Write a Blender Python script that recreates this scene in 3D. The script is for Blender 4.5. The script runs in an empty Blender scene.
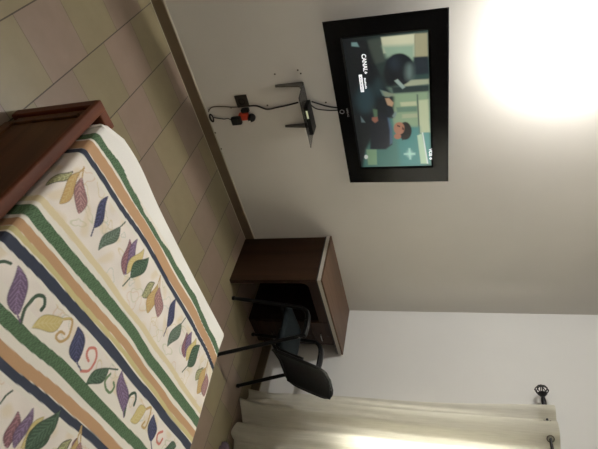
import bpy, bmesh, math, random
import numpy as np
from mathutils import Vector, Matrix
random.seed(7)
rng = np.random.default_rng(5)
PI = math.pi
scene = bpy.context.scene
COL = scene.collection

# ------------------------------------------------------------------ helpers
def lin(c):
    return tuple((v / 12.92 if v <= .04045 else ((v + .055) / 1.055) ** 2.4) for v in (x / 255. for x in c))

def tag(o, label=None, cat=None, group=None, kind=None):
    if label: o['label'] = label
    if cat: o['category'] = cat
    if group: o['group'] = group
    if kind: o['kind'] = kind
    return o

def empty(name, loc, rot=(0, 0, 0)):
    o = bpy.data.objects.new(name, None)
    o.empty_display_size = .05
    o.location = loc
    o.rotation_euler = rot
    COL.objects.link(o)
    return o

def obj(name, bm, m, parent=None, smooth=False, loc=None, autosmooth=None):
    me = bpy.data.meshes.new(name)
    bmesh.ops.recalc_face_normals(bm, faces=bm.faces)
    bm.to_mesh(me)
    bm.free()
    if smooth:
        me.polygons.foreach_set('use_smooth', [True] * len(me.polygons))
        if autosmooth:
            me.set_sharp_from_angle(angle=math.radians(autosmooth))
    ms = m if isinstance(m, (list, tuple)) else [m]
    for k in ms: me.materials.append(k)
    o = bpy.data.objects.new(name, me)
    COL.objects.link(o)
    if parent: o.parent = parent
    if loc: o.location = loc
    return o

def box(bm, x0, x1, y0, y1, z0, z1, bev=0., mi=0, M=None, seg=2):
    x0, x1 = min(x0, x1), max(x0, x1); y0, y1 = min(y0, y1), max(y0, y1); z0, z1 = min(z0, z1), max(z0, z1)
    vs = [bm.verts.new((x, y, z)) for x in (x0, x1) for y in (y0, y1) for z in (z0, z1)]
    fs = []
    for q in ((0, 1, 3, 2), (4, 6, 7, 5), (0, 4, 5, 1), (2, 3, 7, 6), (0, 2, 6, 4), (1, 5, 7, 3)):
        f = bm.faces.new([vs[i] for i in q]); f.material_index = mi; fs.append(f)
    geo = vs
    if bev:
        es = list({e for f in fs for e in f.edges})
        r = bmesh.ops.bevel(bm, geom=es, offset=bev, segments=seg, profile=.5, affect='EDGES')
        geo = list({v for f in r['faces'] for v in f.verts} | {v for v in vs if v.is_valid})
        for f in r['faces']: f.material_index = mi
    if M is not None:
        bmesh.ops.transform(bm, matrix=M, verts=geo)
    return geo

def spline(P, n=6):
    P = [Vector(p) for p in P]
    if len(P) < 3: return P
    out = []
    for i in range(len(P) - 1):
        a = P[max(i - 1, 0)]; b = P[i]; c = P[i + 1]; d = P[min(i + 2, len(P) - 1)]
        for k in range(n):
            t = k / n
            out.append(.5 * ((2 * b) + (c - a) * t + (2 * a - 5 * b + 4 * c - d) * t * t + (3 * b - a - 3 * c + d) * t ** 3))
    out.append(P[-1])
    return out

def tube(bm, P, r, seg=10, sub=0, r2=None, rs=None, up=(0, 0, 1), mi=0, caps=True):
    """sweep an ellipse (r across, r2 along the 'up' side) along the points"""
    P = spline(P, sub) if sub else [Vector(p) for p in P]
    r2 = r2 or r
    up = Vector(up)
    rings = []
    prev = None
    for i, p in enumerate(P):
        t = (P[min(i + 1, len(P) - 1)] - P[max(i - 1, 0)]).normalized()
        if prev is None:
            u = up if abs(t.dot(up)) < .95 else Vector((1, 0, 0))
            n = (u - t * u.dot(t)).normalized()
        else:
            n = (prev - t * prev.dot(t)).normalized()
        prev = n
        b = t.cross(n)
        s = rs[min(int(i * len(rs) / len(P)), len(rs) - 1)] if rs else 1.
        rings.append([bm.verts.new(p + b * math.cos(2 * PI * k / seg) * r * s + n * math.sin(2 * PI * k / seg) * r2 * s) for k in range(seg)])
    for a, c in zip(rings[:-1], rings[1:]):
        for k in range(seg):
            f = bm.faces.new((a[k], a[(k + 1) % seg], c[(k + 1) % seg], c[k])); f.material_index = mi
    if caps:
        for q in (rings[0][::-1], rings[-1]):
            f = bm.faces.new(q); f.material_index = mi
    return [v for q in rings for v in q]

def lathe(bm, prof, seg=20, M=None, mi=0):
    """prof: (radius, height) along +z"""
    rings = []
    for r, z in prof:
        if r < 1e-5: rings.append([bm.verts.new((0, 0, z))])
        else: rings.append([bm.verts.new((r * math.cos(2 * PI * k / seg), r * math.sin(2 * PI * k / seg), z)) for k in range(seg)])
    for a, c in zip(rings[:-1], rings[1:]):
        if len(a) == 1 and len(c) == 1: continue
        for k in range(seg):
            k2 = (k + 1) % seg
            if len(a) == 1: f = bm.faces.new((a[0], c[k], c[k2]))
            elif len(c) == 1: f = bm.faces.new((a[k], a[k2], c[0]))
            else: f = bm.faces.new((a[k], a[k2], c[k2], c[k]))
            f.material_index = mi
    vs = [v for q in rings for v in q]
    if M is not None: bmesh.ops.transform(bm, matrix=M, verts=vs)
    return vs

# ------------------------------------------------------------------ materials
def newmat(name):
    m = bpy.data.materials.new(name)
    m.use_nodes = True
    nt = m.node_tree
    b = nt.nodes['Principled BSDF']
    return m, nt, b

def N(nt, t, **kw):
    n = nt.nodes.new(t)
    for k, v in kw.items(): setattr(n, k, v)
    return n

def inp(nt, node, sock, v):
    if hasattr(v, 'is_output'): nt.links.new(v, node.inputs[sock])
    else: node.inputs[sock].default_value = v

def math_(nt, op, a, b=None, c=None):
    n = N(nt, 'ShaderNodeMath', operation=op)
    inp(nt, n, 0, a)
    if b is not None: inp(nt, n, 1, b)
    if c is not None: inp(nt, n, 2, c)
    return n.outputs[0]

def mixc(nt, f, a, b, blend='MIX'):
    n = N(nt, 'ShaderNodeMix', data_type='RGBA', blend_type=blend)
    inp(nt, n, 0, f)
    for i, v in ((6, a), (7, b)):
        if hasattr(v, 'is_output'): nt.links.new(v, n.inputs[i])
        else: n.inputs[i].default_value = (*v, 1)
    return n.outputs[2]

def noise(nt, scale, detail=3, vec=None, rough=.5):
    n = N(nt, 'ShaderNodeTexNoise')
    n.inputs['Scale'].default_value = scale
    n.inputs['Detail'].default_value = detail
    n.inputs['Roughness'].default_value = rough
    if vec is not None: nt.links.new(vec, n.inputs['Vector'])
    return n.outputs['Fac']

def objco(nt, scale=(1, 1, 1), rot=(0, 0, 0)):
    t = N(nt, 'ShaderNodeTexCoord')
    m = N(nt, 'ShaderNodeMapping')
    m.inputs['Scale'].default_value = scale
    m.inputs['Rotation'].default_value = rot
    nt.links.new(t.outputs['Object'], m.inputs['Vector'])
    return m.outputs[0]

def bump(nt, b, h, strength, dist=.002):
    n = N(nt, 'ShaderNodeBump')
    n.inputs['Strength'].default_value = strength
    n.inputs['Distance'].default_value = dist
    nt.links.new(h, n.inputs['Height'])
    nt.links.new(n.outputs[0], b.inputs['Normal'])

def ramp(nt, f, a, b):
    n = N(nt, 'ShaderNodeMapRange')
    nt.links.new(f, n.inputs[0])
    n.inputs[1].default_value = a; n.inputs[2].default_value = b
    return n.outputs[0]

def plain(name, rgb, rough=.5, metal=0., var=.06, nscale=40, spec=.5, bumps=0.):
    m, nt, b = newmat(name)
    c = lin(rgb)
    v = noise(nt, nscale, 3, objco(nt))
    col = mixc(nt, v, tuple(x * (1 - var) for x in c), tuple(min(1, x * (1 + var)) for x in c))
    nt.links.new(col, b.inputs['Base Color'])
    b.inputs['Roughness'].default_value = rough
    b.inputs['Metallic'].default_value = metal
    b.inputs['Specular IOR Level'].default_value = spec
    if bumps: bump(nt, b, v, bumps)
    return m

def wood(name, c1, c2, axis=0, rough=.35, scale=9, bands=14):
    m, nt, b = newmat(name)
    s = [1, 1, 1]; s[axis] = .07
    co = objco(nt, tuple(s))
    g = noise(nt, scale * 4, 5, co, .6)
    g2 = noise(nt, scale, 3, co, .5)
    w = math_(nt, 'SINE', math_(nt, 'MULTIPLY', g2, bands * 2.))
    w = math_(nt, 'MULTIPLY_ADD', w, .28, .5)
    f = math_(nt, 'ADD', math_(nt, 'MULTIPLY', w, .55), math_(nt, 'MULTIPLY', g, .45))
    col = mixc(nt, ramp(nt, f, .25, .75), lin(c1), lin(c2))
    nt.links.new(col, b.inputs['Base Color'])
    b.inputs['Roughness'].default_value = rough
    b.inputs['Specular IOR Level'].default_value = .2
    bump(nt, b, g, .15, .001)
    return m

def wallmat(name, rgb):
    m, nt, b = newmat(name)
    co = objco(nt)
    a = noise(nt, 1.7, 4, co); d = noise(nt, 60, 4, co)
    c = lin(rgb)
    col = mixc(nt, ramp(nt, a, .3, .7), tuple(x * .95 for x in c), c)
    nt.links.new(col, b.inputs['Base Color'])
    b.inputs['Roughness'].default_value = .62
    b.inputs['Specular IOR Level'].default_value = .25
    h = math_(nt, 'ADD', math_(nt, 'MULTIPLY', a, 2.), math_(nt, 'MULTIPLY', d, .25))
    bump(nt, b, h, .25, .004)
    return m

def floormat():
    m, nt, b = newmat('floor_tiles')
    t = N(nt, 'ShaderNodeTexCoord')
    sp = N(nt, 'ShaderNodeSeparateXYZ')
    nt.links.new(t.outputs['Object'], sp.inputs[0])
    T = .3035
    cx = math_(nt, 'DIVIDE', math_(nt, 'ADD', sp.outputs[0], 3.206 + T * 40), T)
    c = math_(nt, 'FLOOR', cx)
    fx = math_(nt, 'SUBTRACT', cx, c)
    # column parity half offset:  k=(y+.45)/.302+c*.5 ; 40 columns shift adds 20 (even)
    ky = math_(nt, 'MULTIPLY_ADD', c, .5, math_(nt, 'DIVIDE', math_(nt, 'ADD', sp.outputs[1], .45 + .302 * 40), .302))
    k = math_(nt, 'FLOOR', ky)
    fy = math_(nt, 'SUBTRACT', ky, k)
    par = math_(nt, 'MODULO', k, 2.)
    dx = math_(nt, 'MINIMUM', fx, math_(nt, 'SUBTRACT', 1., fx))
    dy = math_(nt, 'MINIMUM', fy, math_(nt, 'SUBTRACT', 1., fy))
    gx = math_(nt, 'LESS_THAN', dx, .0095)
    gy = math_(nt, 'LESS_THAN', dy, .0062)
    cv = N(nt, 'ShaderNodeCombineXYZ')
    nt.links.new(c, cv.inputs[0]); nt.links.new(k, cv.inputs[1])
    wn = N(nt, 'ShaderNodeTexWhiteNoise')
    nt.links.new(cv.outputs[0], wn.inputs[0])
    olive = mixc(nt, wn.outputs[0], lin(FL_OL1), lin(FL_OL2))
    pink = mixc(nt, wn.outputs[0], lin(FL_PK1), lin(FL_PK2))
    col = mixc(nt, par, pink, olive)
    mo = noise(nt, 9, 5, objco(nt), .6)
    col = mixc(nt, math_(nt, 'MULTIPLY', ramp(nt, mo, .3, .75), .22), col, lin((96, 78, 58)))
    col = mixc(nt, math_(nt, 'MULTIPLY', gy, .55), col, lin((62, 50, 38)))
    col = mixc(nt, math_(nt, 'MULTIPLY', gx, .85), col, lin((46, 36, 27)))
    nt.links.new(col, b.inputs['Base Color'])
    b.inputs['Roughness'].default_value = .38
    b.inputs['Specular IOR Level'].default_value = .35
    g = math_(nt, 'MAXIMUM', gx, gy)
    h = math_(nt, 'SUBTRACT', math_(nt, 'MULTIPLY', mo, .2), g)
    bump(nt, b, h, .4, .001)
    return m

def attrmat(name, attr, rough=.85, emit=0., weave=True):
    m, nt, b = newmat(name)
    a = N(nt, 'ShaderNodeAttribute', attribute_name=attr)
    if emit:
        b.inputs['Base Color'].default_value = (.005, .005, .006, 1)
        nt.links.new(a.outputs['Color'], b.inputs['Emission Color'])
        b.inputs['Emission Strength'].default_value = emit
        b.inputs['Roughness'].default_value = .3
    else:
        col = a.outputs['Color']
        n1 = noise(nt, 420, 2, objco(nt))
        col = mixc(nt, math_(nt, 'MULTIPLY', n1, .18), col, lin((90, 80, 70)))
        nt.links.new(col, b.inputs['Base Color'])
        b.inputs['Roughness'].default_value = rough
        b.inputs['Specular IOR Level'].default_value = .2
        bump(nt, b, noise(nt, 14, 4, objco(nt)), .35, .006)
    return m

def emitmat(name, rgb, s):
    m, nt, b = newmat(name)
    b.inputs['Base Color'].default_value = (.8, .8, .8, 1)
    b.inputs['Emission Color'].default_value = (*rgb, 1)
    b.inputs['Emission Strength'].default_value = s
    return m

def sheer(name):
    m, nt, b = newmat(name)
    out = nt.nodes['Material Output']
    nt.nodes.remove(b)
    co = objco(nt)
    nn = noise(nt, 30, 4, objco(nt, (1, 6, .25)))
    c = mixc(nt, nn, lin((208, 204, 190)), lin((238, 235, 222)))
    df = N(nt, 'ShaderNodeBsdfDiffuse'); tr = N(nt, 'ShaderNodeBsdfTranslucent'); tp = N(nt, 'ShaderNodeBsdfTransparent')
    nt.links.new(c, df.inputs[0]); nt.links.new(c, tr.inputs[0])
    a = N(nt, 'ShaderNodeMixShader'); a.inputs[0].default_value = .45
    nt.links.new(df.outputs[0], a.inputs[1]); nt.links.new(tr.outputs[0], a.inputs[2])
    d = N(nt, 'ShaderNodeMixShader'); d.inputs[0].default_value = .16
    nt.links.new(a.outputs[0], d.inputs[1]); nt.links.new(tp.outputs[0], d.inputs[2])
    nt.links.new(d.outputs[0], out.inputs[0])
    return m

def glassmat(name, rgb, rough=.02, mix=.5):
    m, nt, b = newmat(name)
    out = nt.nodes['Material Output']
    b.inputs['Base Color'].default_value = (*lin(rgb), 1)
    b.inputs['Roughness'].default_value = rough
    tp = N(nt, 'ShaderNodeBsdfTransparent')
    d = N(nt, 'ShaderNodeMixShader'); d.inputs[0].default_value = mix
    nt.links.new(b.outputs[0], d.inputs[1]); nt.links.new(tp.outputs[0], d.inputs[2])
    nt.links.new(d.outputs[0], out.inputs[0])
    return m

LEAVES=[('olive',-2.839,-1.656,-2.873,-1.765,.029,None),
('tan',-2.818,-1.632,-2.798,-1.776,.042,(-2.816,-1.607)),
('mauve',-2.800,-1.637,-2.719,-1.733,.060,(-2.819,-1.606)),
('navy',-2.670,-1.578,-2.637,-1.715,.043,(-2.627,-1.745)),
('sage',-2.569,-1.758,-2.545,-1.608,.047,(-2.538,-1.573)),
('maroon',-2.477,-1.601,-2.403,-1.723,.048,None),
('purple',-2.442,-1.565,-2.399,-1.719,.046,None),
('yellow',-2.383,-1.561,-2.394,-1.709,.047,None),
('green',-2.333,-1.563,-2.366,-1.703,.065,(-2.377,-1.755)),
('olive',-2.224,-1.604,-2.255,-1.706,.042,None),
('tan',-2.203,-1.590,-2.181,-1.732,.060,(-2.212,-1.556)),
('mauve',-2.184,-1.593,-2.109,-1.698,.064,(-2.212,-1.556)),
('navy',-2.050,-1.547,-2.018,-1.681,.055,(-2.012,-1.721)),
('sage',-1.955,-1.737,-1.930,-1.594,.062,(-1.920,-1.556)),
('maroon',-1.863,-1.593,-1.802,-1.694,.056,None),
('purple',-1.826,-1.564,-1.802,-1.688,.055,None),
('yellow',-1.773,-1.563,-1.781,-1.696,.051,None),
('green',-1.722,-1.569,-1.757,-1.708,.069,(-1.777,-1.751)),
('olive',-1.619,-1.627,-1.646,-1.714,.048,None),
('tan',-1.592,-1.609,-1.583,-1.751,.069,(-1.600,-1.586)),
('mauve',-1.567,-1.628,-1.513,-1.728,.065,(-1.600,-1.586)),
('purple',-2.773,-2.019,-2.670,-2.119,.064,(-2.650,-2.125)),
('yellow',-2.605,-2.113,-2.523,-2.019,.053,(-2.501,-1.998)),
('navy',-2.457,-1.997,-2.379,-2.087,.064,(-2.348,-2.093)),
('green',-2.293,-2.116,-2.229,-2.014,.053,(-2.182,-1.989)),
('purple',-2.160,-1.977,-2.046,-2.083,.063,(-2.031,-2.095)),
('yellow',-1.986,-2.087,-1.918,-2.004,.056,None),
('navy',-1.850,-1.990,-1.788,-2.077,.067,(-1.763,-2.095)),
('green',-1.678,-2.061,-1.596,-2.008,.043,None),
('maroon',-2.479,-2.304,-2.436,-2.392,.043,None),
('purple',-2.437,-2.271,-2.414,-2.382,.043,None),
('yellow',-2.378,-2.269,-2.390,-2.372,.043,None),
('green',-2.331,-2.265,-2.371,-2.372,.073,(-2.378,-2.403)),
('maroon',-2.206,-2.253,-2.188,-2.301,.030,None),
]
CURLS=[('green',.0121,[(-2.647,-2.125),(-2.664,-2.093),(-2.665,-2.070),(-2.660,-2.038),(-2.636,-2.022),(-2.616,-2.037),(-2.615,-2.055)]),
('green',.0096,[(-2.823,-2.054),(-2.813,-2.042),(-2.794,-2.032)]),
('tan',.0089,[(-2.523,-2.019),(-2.497,-1.999),(-2.481,-2.010),(-2.468,-2.048),(-2.484,-2.077),(-2.509,-2.077),(-2.506,-2.055),(-2.488,-2.050)]),
('pink',.0100,[(-2.345,-2.095),(-2.313,-2.072),(-2.313,-2.027),(-2.339,-2.006),(-2.365,-2.022),(-2.360,-2.044),(-2.338,-2.053)]),
('lgreen',.0098,[(-2.208,-2.023),(-2.215,-2.054),(-2.190,-2.071),(-2.161,-2.069),(-2.154,-2.045),(-2.170,-2.034)]),
('green',.0116,[(-2.032,-2.090),(-2.049,-2.053),(-2.050,-2.017),(-2.027,-1.996),(-2.008,-2.010),(-2.004,-2.033)]),
('tan',.0098,[(-1.918,-2.004),(-1.890,-1.983),(-1.873,-2.010),(-1.867,-2.055),(-1.896,-2.063),(-1.889,-2.042)]),
('pink',.0107,[(-1.735,-2.009),(-1.761,-2.031),(-1.750,-2.056),(-1.725,-2.057),(-1.716,-2.032)]),
('green',.0059,[(-2.536,-2.275),(-2.545,-2.295),(-2.547,-2.320)]),
]
FILM=[((70,130,118),22.5,[(.520,.173),(.512,.547),(.999,.549),(1.020,.090)]),
((95,120,105),15.0,[(.414,.290),(.416,.549),(.593,.551),(.619,.297)]),
((70,82,72),15.0,[(.123,.218),(.116,.316),(.254,.310),(.271,.235)]),
((215,215,175),7.5,[(.113,.298),(.113,.476),(.248,.470),(.226,.405),(.205,.305)]),
((150,180,150),22.5,[(.164,.301),(.172,.473),(.268,.469),(.233,.317)]),
((170,165,125),9.0,[(.113,.476),(.115,.541),(.249,.541),(.248,.472)]),
((28,42,52),11.2,[(.244,.466),(.247,.541),(.348,.543),(.350,.456)]),
((165,172,138),9.0,[(.379,.406),(.382,.543),(.412,.542),(.421,.403)]),
((38,56,56),11.2,[(.416,.333),(.421,.542),(.464,.541),(.457,.340)]),
((140,168,128),15.0,[(.462,.315),(.460,.537),(.634,.538),(.701,.466),(.693,.328)]),
((190,195,150),9.0,[(.520,.375),(.520,.467),(.547,.472),(.548,.379)]),
((170,178,138),9.0,[(.603,.382),(.602,.470),(.630,.475),(.631,.380)]),
((100,135,110),9.0,[(.552,.350),(.554,.472),(.588,.470),(.587,.353)]),
((190,200,155),11.2,[(.514,.479),(.512,.535),(.742,.542),(.746,.476)]),
((80,100,85),6.0,[(.474,.472),(.475,.480),(.746,.482),(.745,.473)]),
((60,140,135),30.0,[(.694,.340),(.702,.478),(.997,.493),(1.001,.345)]),
((185,215,175),7.5,[(.761,.465),(.748,.493),(.984,.523),(.982,.479)]),
((90,160,150),7.5,[(.741,.500),(.743,.537),(.984,.538),(.984,.528)]),
((230,240,232),5.2,[(.740,.494),(.741,.500),(.984,.526),(.983,.518)]),
((15,27,33),18.8,[(.104,.093),(.117,.218),(.248,.249),(.415,.302),(.484,.343),(.621,.327),(.645,.246),(.854,.136),(1.002,.092),(1.001,.024)]),
((38,72,80),45.0,[(.489,.225),(.518,.219),(.544,.209),(.565,.195),(.578,.178),(.582,.160),(.576,.144),(.561,.130),(.538,.121),(.511,.116),(.481,.117),(.452,.124),(.427,.134),(.407,.149),(.396,.165),(.393,.182),(.398,.197),(.412,.211),(.434,.220),(.460,.225)]),
((30,60,66),37.5,[(.414,.285),(.432,.282),(.448,.276),(.460,.268),(.468,.260),(.471,.250),(.467,.241),(.458,.234),(.444,.229),(.427,.226),(.409,.227),(.391,.230),(.376,.236),(.364,.243),(.356,.252),(.354,.261),(.358,.270),(.367,.277),(.380,.282),(.396,.285)]),
((18,27,35),9.0,[(.316,.467),(.337,.464),(.358,.457),(.375,.446),(.390,.432),(.401,.416),(.407,.398),(.408,.379),(.404,.360),(.395,.343),(.382,.328),(.364,.315),(.345,.307),(.323,.302),(.301,.302),(.280,.306),(.260,.314),(.243,.325),(.230,.339),(.220,.355),(.215,.373),(.214,.391),(.218,.409),(.227,.425),(.239,.440),(.255,.452),(.274,.461),(.295,.466)]),
((16,24,30),22.5,[(.346,.380),(.367,.377),(.385,.369),(.400,.358),(.409,.345),(.411,.331),(.407,.317),(.396,.305),(.379,.296),(.359,.292),(.338,.291),(.317,.295),(.299,.303),(.285,.314),(.277,.327),(.275,.341),(.280,.354),(.290,.366),(.306,.375),(.325,.380)]),
((36,50,62),45.0,[(.273,.385),(.284,.383),(.294,.379),(.301,.372),(.306,.364),(.307,.355),(.304,.347),(.298,.340),(.290,.334),(.279,.331),(.268,.331),(.257,.333),(.248,.337),(.240,.344),(.236,.352),(.235,.360),(.238,.369),(.243,.376),(.252,.381),(.262,.384)]),
((112,138,130),45.0,[(.331,.452),(.344,.451),(.355,.449),(.365,.445),(.371,.441),(.372,.436),(.370,.432),(.363,.428),(.353,.426),(.341,.424),(.328,.424),(.315,.426),(.303,.428),(.294,.432),(.289,.436),(.287,.440),(.290,.445),(.296,.448),(.305,.451),(.317,.452)]),
((150,172,160),6.0,[(.377,.351),(.368,.371),(.422,.411),(.434,.394)]),
((110,138,128),9.0,[(.428,.265),(.442,.300),(.469,.339),(.481,.312),(.467,.277)]),
((140,150,120),9.0,[(.437,.276),(.463,.346),(.473,.341),(.475,.291)]),
((17,27,42),11.2,[(.584,.191),(.577,.248),(.602,.293),(.710,.313),(.823,.307),(.858,.263),(.856,.162)]),
((20,32,44),9.0,[(.538,.291),(.562,.330),(.606,.341),(.627,.321),(.592,.295)]),
((80,110,140),11.2,[(.622,.294),(.624,.303),(.704,.314),(.810,.308),(.822,.293),(.715,.301)]),
((120,145,140),7.5,[(.611,.322),(.579,.343),(.591,.351),(.628,.335)]),
((190,150,110),7.5,[(.487,.290),(.487,.313),(.520,.338),(.546,.327),(.533,.300)]),
((90,125,90),9.0,[(.554,.210),(.561,.237),(.611,.233),(.615,.213)]),
((165,100,75),7.5,[(.614,.199),(.611,.233),(.639,.235),(.655,.214),(.633,.197)]),
((120,145,145),6.0,[(.599,.130),(.647,.154),(.646,.129)]),
((16,16,18),7.5,[(.725,.433),(.745,.430),(.764,.423),(.778,.414),(.787,.402),(.790,.389),(.786,.377),(.776,.366),(.761,.358),(.741,.354),(.721,.353),(.700,.356),(.682,.363),(.668,.373),(.660,.384),(.657,.397),(.661,.409),(.671,.419),(.686,.427),(.704,.432)]),
((178,118,86),7.5,[(.704,.390),(.718,.388),(.731,.383),(.741,.375),(.747,.365),(.749,.355),(.746,.345),(.739,.336),(.728,.329),(.715,.326),(.701,.325),(.686,.328),(.674,.333),(.664,.341),(.658,.351),(.657,.361),(.659,.371),(.666,.379),(.677,.386),(.690,.390)]),
((70,35,30),4.5,[(.676,.347),(.684,.365),(.695,.364),(.687,.347)]),
((90,45,35),5.2,[(.689,.377),(.704,.388),(.719,.387),(.711,.375)]),
((180,112,80),6.0,[(.763,.367),(.769,.365),(.775,.362),(.779,.357),(.782,.350),(.783,.343),(.781,.337),(.778,.331),(.773,.326),(.767,.323),(.760,.323),(.754,.324),(.748,.328),(.744,.333),(.741,.339),(.740,.346),(.742,.353),(.745,.359),(.750,.363),(.756,.366)]),
((14,14,16),7.5,[(.747,.367),(.727,.411),(.772,.409),(.793,.371)]),
((170,215,198),30.0,[(.901,.425),(.908,.424),(.914,.422),(.919,.419),(.922,.415),(.923,.410),(.922,.406),(.919,.402),(.913,.400),(.907,.398),(.900,.398),(.893,.399),(.887,.401),(.882,.404),(.879,.408),(.878,.413),(.880,.417),(.883,.420),(.888,.423),(.894,.425)]),
((170,225,205),11.2,[(.895,.377),(.894,.446),(.910,.446),(.907,.376)]),
((170,225,205),11.2,[(.857,.407),(.857,.417),(.945,.419),(.945,.409)]),
((135,175,130),7.5,[(.855,.137),(.858,.204),(.982,.195),(.983,.136)]),
((240,245,235),4.5,[(.916,.142),(.921,.141),(.926,.138),(.930,.135),(.932,.131),(.933,.127),(.932,.123),(.929,.120),(.925,.118),(.921,.117),(.915,.117),(.910,.118),(.905,.120),(.901,.123),(.899,.127),(.898,.131),(.899,.135),(.902,.138),(.906,.140),(.911,.142)]),
((130,175,168),6.0,[(.126,.135),(.128,.165),(.156,.176),(.147,.133)]),
]
CAM=[4.83757, 0.72787, -0.2913, -0.03422, -3.56505, -2.77444, 1.6164]
CAB1=[(-2.172, -0.012, 0.402), (-2.164, -0.008, 0.455), (-2.132, -0.007, 0.517), (-2.137, -0.007, 0.588), (-2.146, -0.009, 0.667), (-2.168, -0.03, 0.745)]
CAB2=[(-2.159, -0.02, 0.831), (-2.135, -0.01, 0.867), (-2.112, -0.01, 0.916), (-2.101, -0.02, 0.968), (-2.1, -0.035, 1.015)]
CAB3=[(-2.138, -0.025, 0.824), (-2.102, -0.012, 0.848), (-2.086, -0.012, 0.898), (-2.077, -0.012, 0.956), (-2.083, -0.03, 1.018)]
CAB4=[(-2.171, -0.006, 0.317), (-2.174, -0.005, 0.27), (-2.187, -0.005, 0.208), (-2.19, -0.005, 0.142), (-2.175, -0.005, 0.11), (-2.157, -0.005, 0.096)]
HOLES=[(-1.99, 0.086), (-1.855, 0.085), (-2.132, 0.917), (-2.362, 0.631), (-2.369, 0.783), (-2.345, 0.797), (-2.156, 0.525), (-2.169, 0.267), (-2.171, 0.105)]
LAMPCOL = (1.0, .985, .95)
LAMPS = 1850.
WORLD = 12.
EXPO = 0.

FL_OL1, FL_OL2 = (121, 112, 88), (132, 121, 95)
FL_PK1, FL_PK2 = (123, 108, 95), (133, 115, 102)
M_wall = wallmat('wall_paint', (206, 202, 196))
M_wall2 = wallmat('wall_paint_right', (214, 213, 210))
M_ceil = wallmat('ceiling_paint', (220, 218, 212))
M_floor = floormat()
M_skirt = plain('skirting_tile', (100, 85, 66), .4, var=.12, nscale=12)
M_caulk = plain('skirting_edge', (176, 168, 150), .6, nscale=90, var=.15)
M_bedwood = wood('bed_wood', (70, 33, 17), (100, 53, 28), 1, .6)
M_bedpanel = wood('bed_panel_wood', (64, 42, 25), (92, 60, 36), 1, .5)
M_bedpost = wood('bed_post_wood', (74, 34, 20), (100, 50, 32), 2, .45)
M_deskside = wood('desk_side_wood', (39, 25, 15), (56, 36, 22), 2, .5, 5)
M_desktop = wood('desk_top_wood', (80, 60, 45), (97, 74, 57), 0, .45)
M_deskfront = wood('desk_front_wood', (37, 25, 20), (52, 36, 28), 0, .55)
M_deskshade = wood('desk_inner_shade_wood', (26, 18, 14), (38, 27, 21), 0, .6)  # desk wood darkened: the kneehole's shade is put into its colour
M_edge = plain('desk_edge_band', (168, 162, 152), .35, var=.05)
M_dark = plain('dark_line', (24, 18, 15), .5)
M_black = plain('black_plastic', (12, 12, 13), .45, spec=.3)
M_gloss = plain('tv_gloss_black', (7, 8, 10), .2, spec=.12)
M_blackmetal = plain('black_tube', (9, 9, 10), .38, spec=.25)
M_fabric = plain('chair_fabric', (24, 31, 34), .9, spec=.2, var=.25, nscale=300, bumps=.3)
M_mesh = plain('chair_back', (12, 13, 17), .7, spec=.2, var=.3, nscale=400, bumps=.3)
M_iron = plain('rod_iron', (20, 18, 20), .4, .4)
M_chrome = plain('chrome', (170, 170, 170), .25, .9)
M_ring = plain('eyelet_ring', (96, 92, 82), .3, .7)
M_sheer = sheer('curtain_voile')
M_orange = plain('orange_plastic', (196, 62, 34), .4)
M_grey = plain('grey_plastic', (110, 106, 100), .5)
M_socket = plain('socket_plate', (46, 40, 34), .35)
M_cable = plain('cable_black', (16, 15, 15), .5)
M_cable2 = plain('cable_grey', (112, 104, 92), .6)
M_bracket = plain('bracket_grey', (92, 90, 84), .4, .3)
M_smoke = glassmat('smoked_glass', (30, 32, 30), .06, .45)
M_white = plain('white_plastic', (228, 226, 220), .4)
M_led = emitmat('box_display', (.5, .6, .16), .3)
M_text = emitmat('caption_white', (.95, .97, 1), .95)
M_textd = plain('caption_dark', (60, 60, 70), .6)
M_logo = plain('logo_grey', (170, 170, 174), .4)
M_frame = plain('window_frame', (150, 148, 142), .4, .3)
M_matt = plain('mattress_cover', (190, 184, 170), .8)
M_purple = plain('purple_cloth', (96, 82, 92), .8, var=.2, bumps=.4)
M_hole = plain('nail_hole', (70, 62, 54), .8)

# ------------------------------------------------------------------ room
XL, YB, H = -4.7, -3.75, 3.0
def structure(name, bm, m, parent=None, **k):
    o = obj(name, bm, m, parent, **k)
    if parent is None: o['kind'] = 'structure'
    return o
bm = bmesh.new(); box(bm, XL - .1, .1, YB - .1, .1, -.1, 0); structure('floor', bm, M_floor)
bm = bmesh.new(); box(bm, XL - .1, .1, YB - .1, .1, H, H + .1); structure('ceiling', bm, M_ceil)
bm = bmesh.new(); box(bm, XL - .1, .1, 0, .1, 0, H); WF = structure('wall_front', bm, M_wall)
bm = bmesh.new(); box(bm, XL - .1, .1, YB - .1, YB, 0, H); structure('wall_back', bm, M_wall)
bm = bmesh.new(); box(bm, XL - .1, XL, YB, 0, 0, H); structure('wall_left', bm, M_wall)
WY0, WY1, WZ0, WZ1 = -1.20, -2.45, .86, 2.05
bm = bmesh.new()
box(bm, 0, .1, WY0, 0, 0, H); box(bm, 0, .1, YB, WY1, 0, H)
box(bm, 0, .1, WY1, WY0, 0, WZ0); box(bm, 0, .1, WY1, WY0, WZ1, H)
structure('wall_right', bm, M_wall2)
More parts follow.
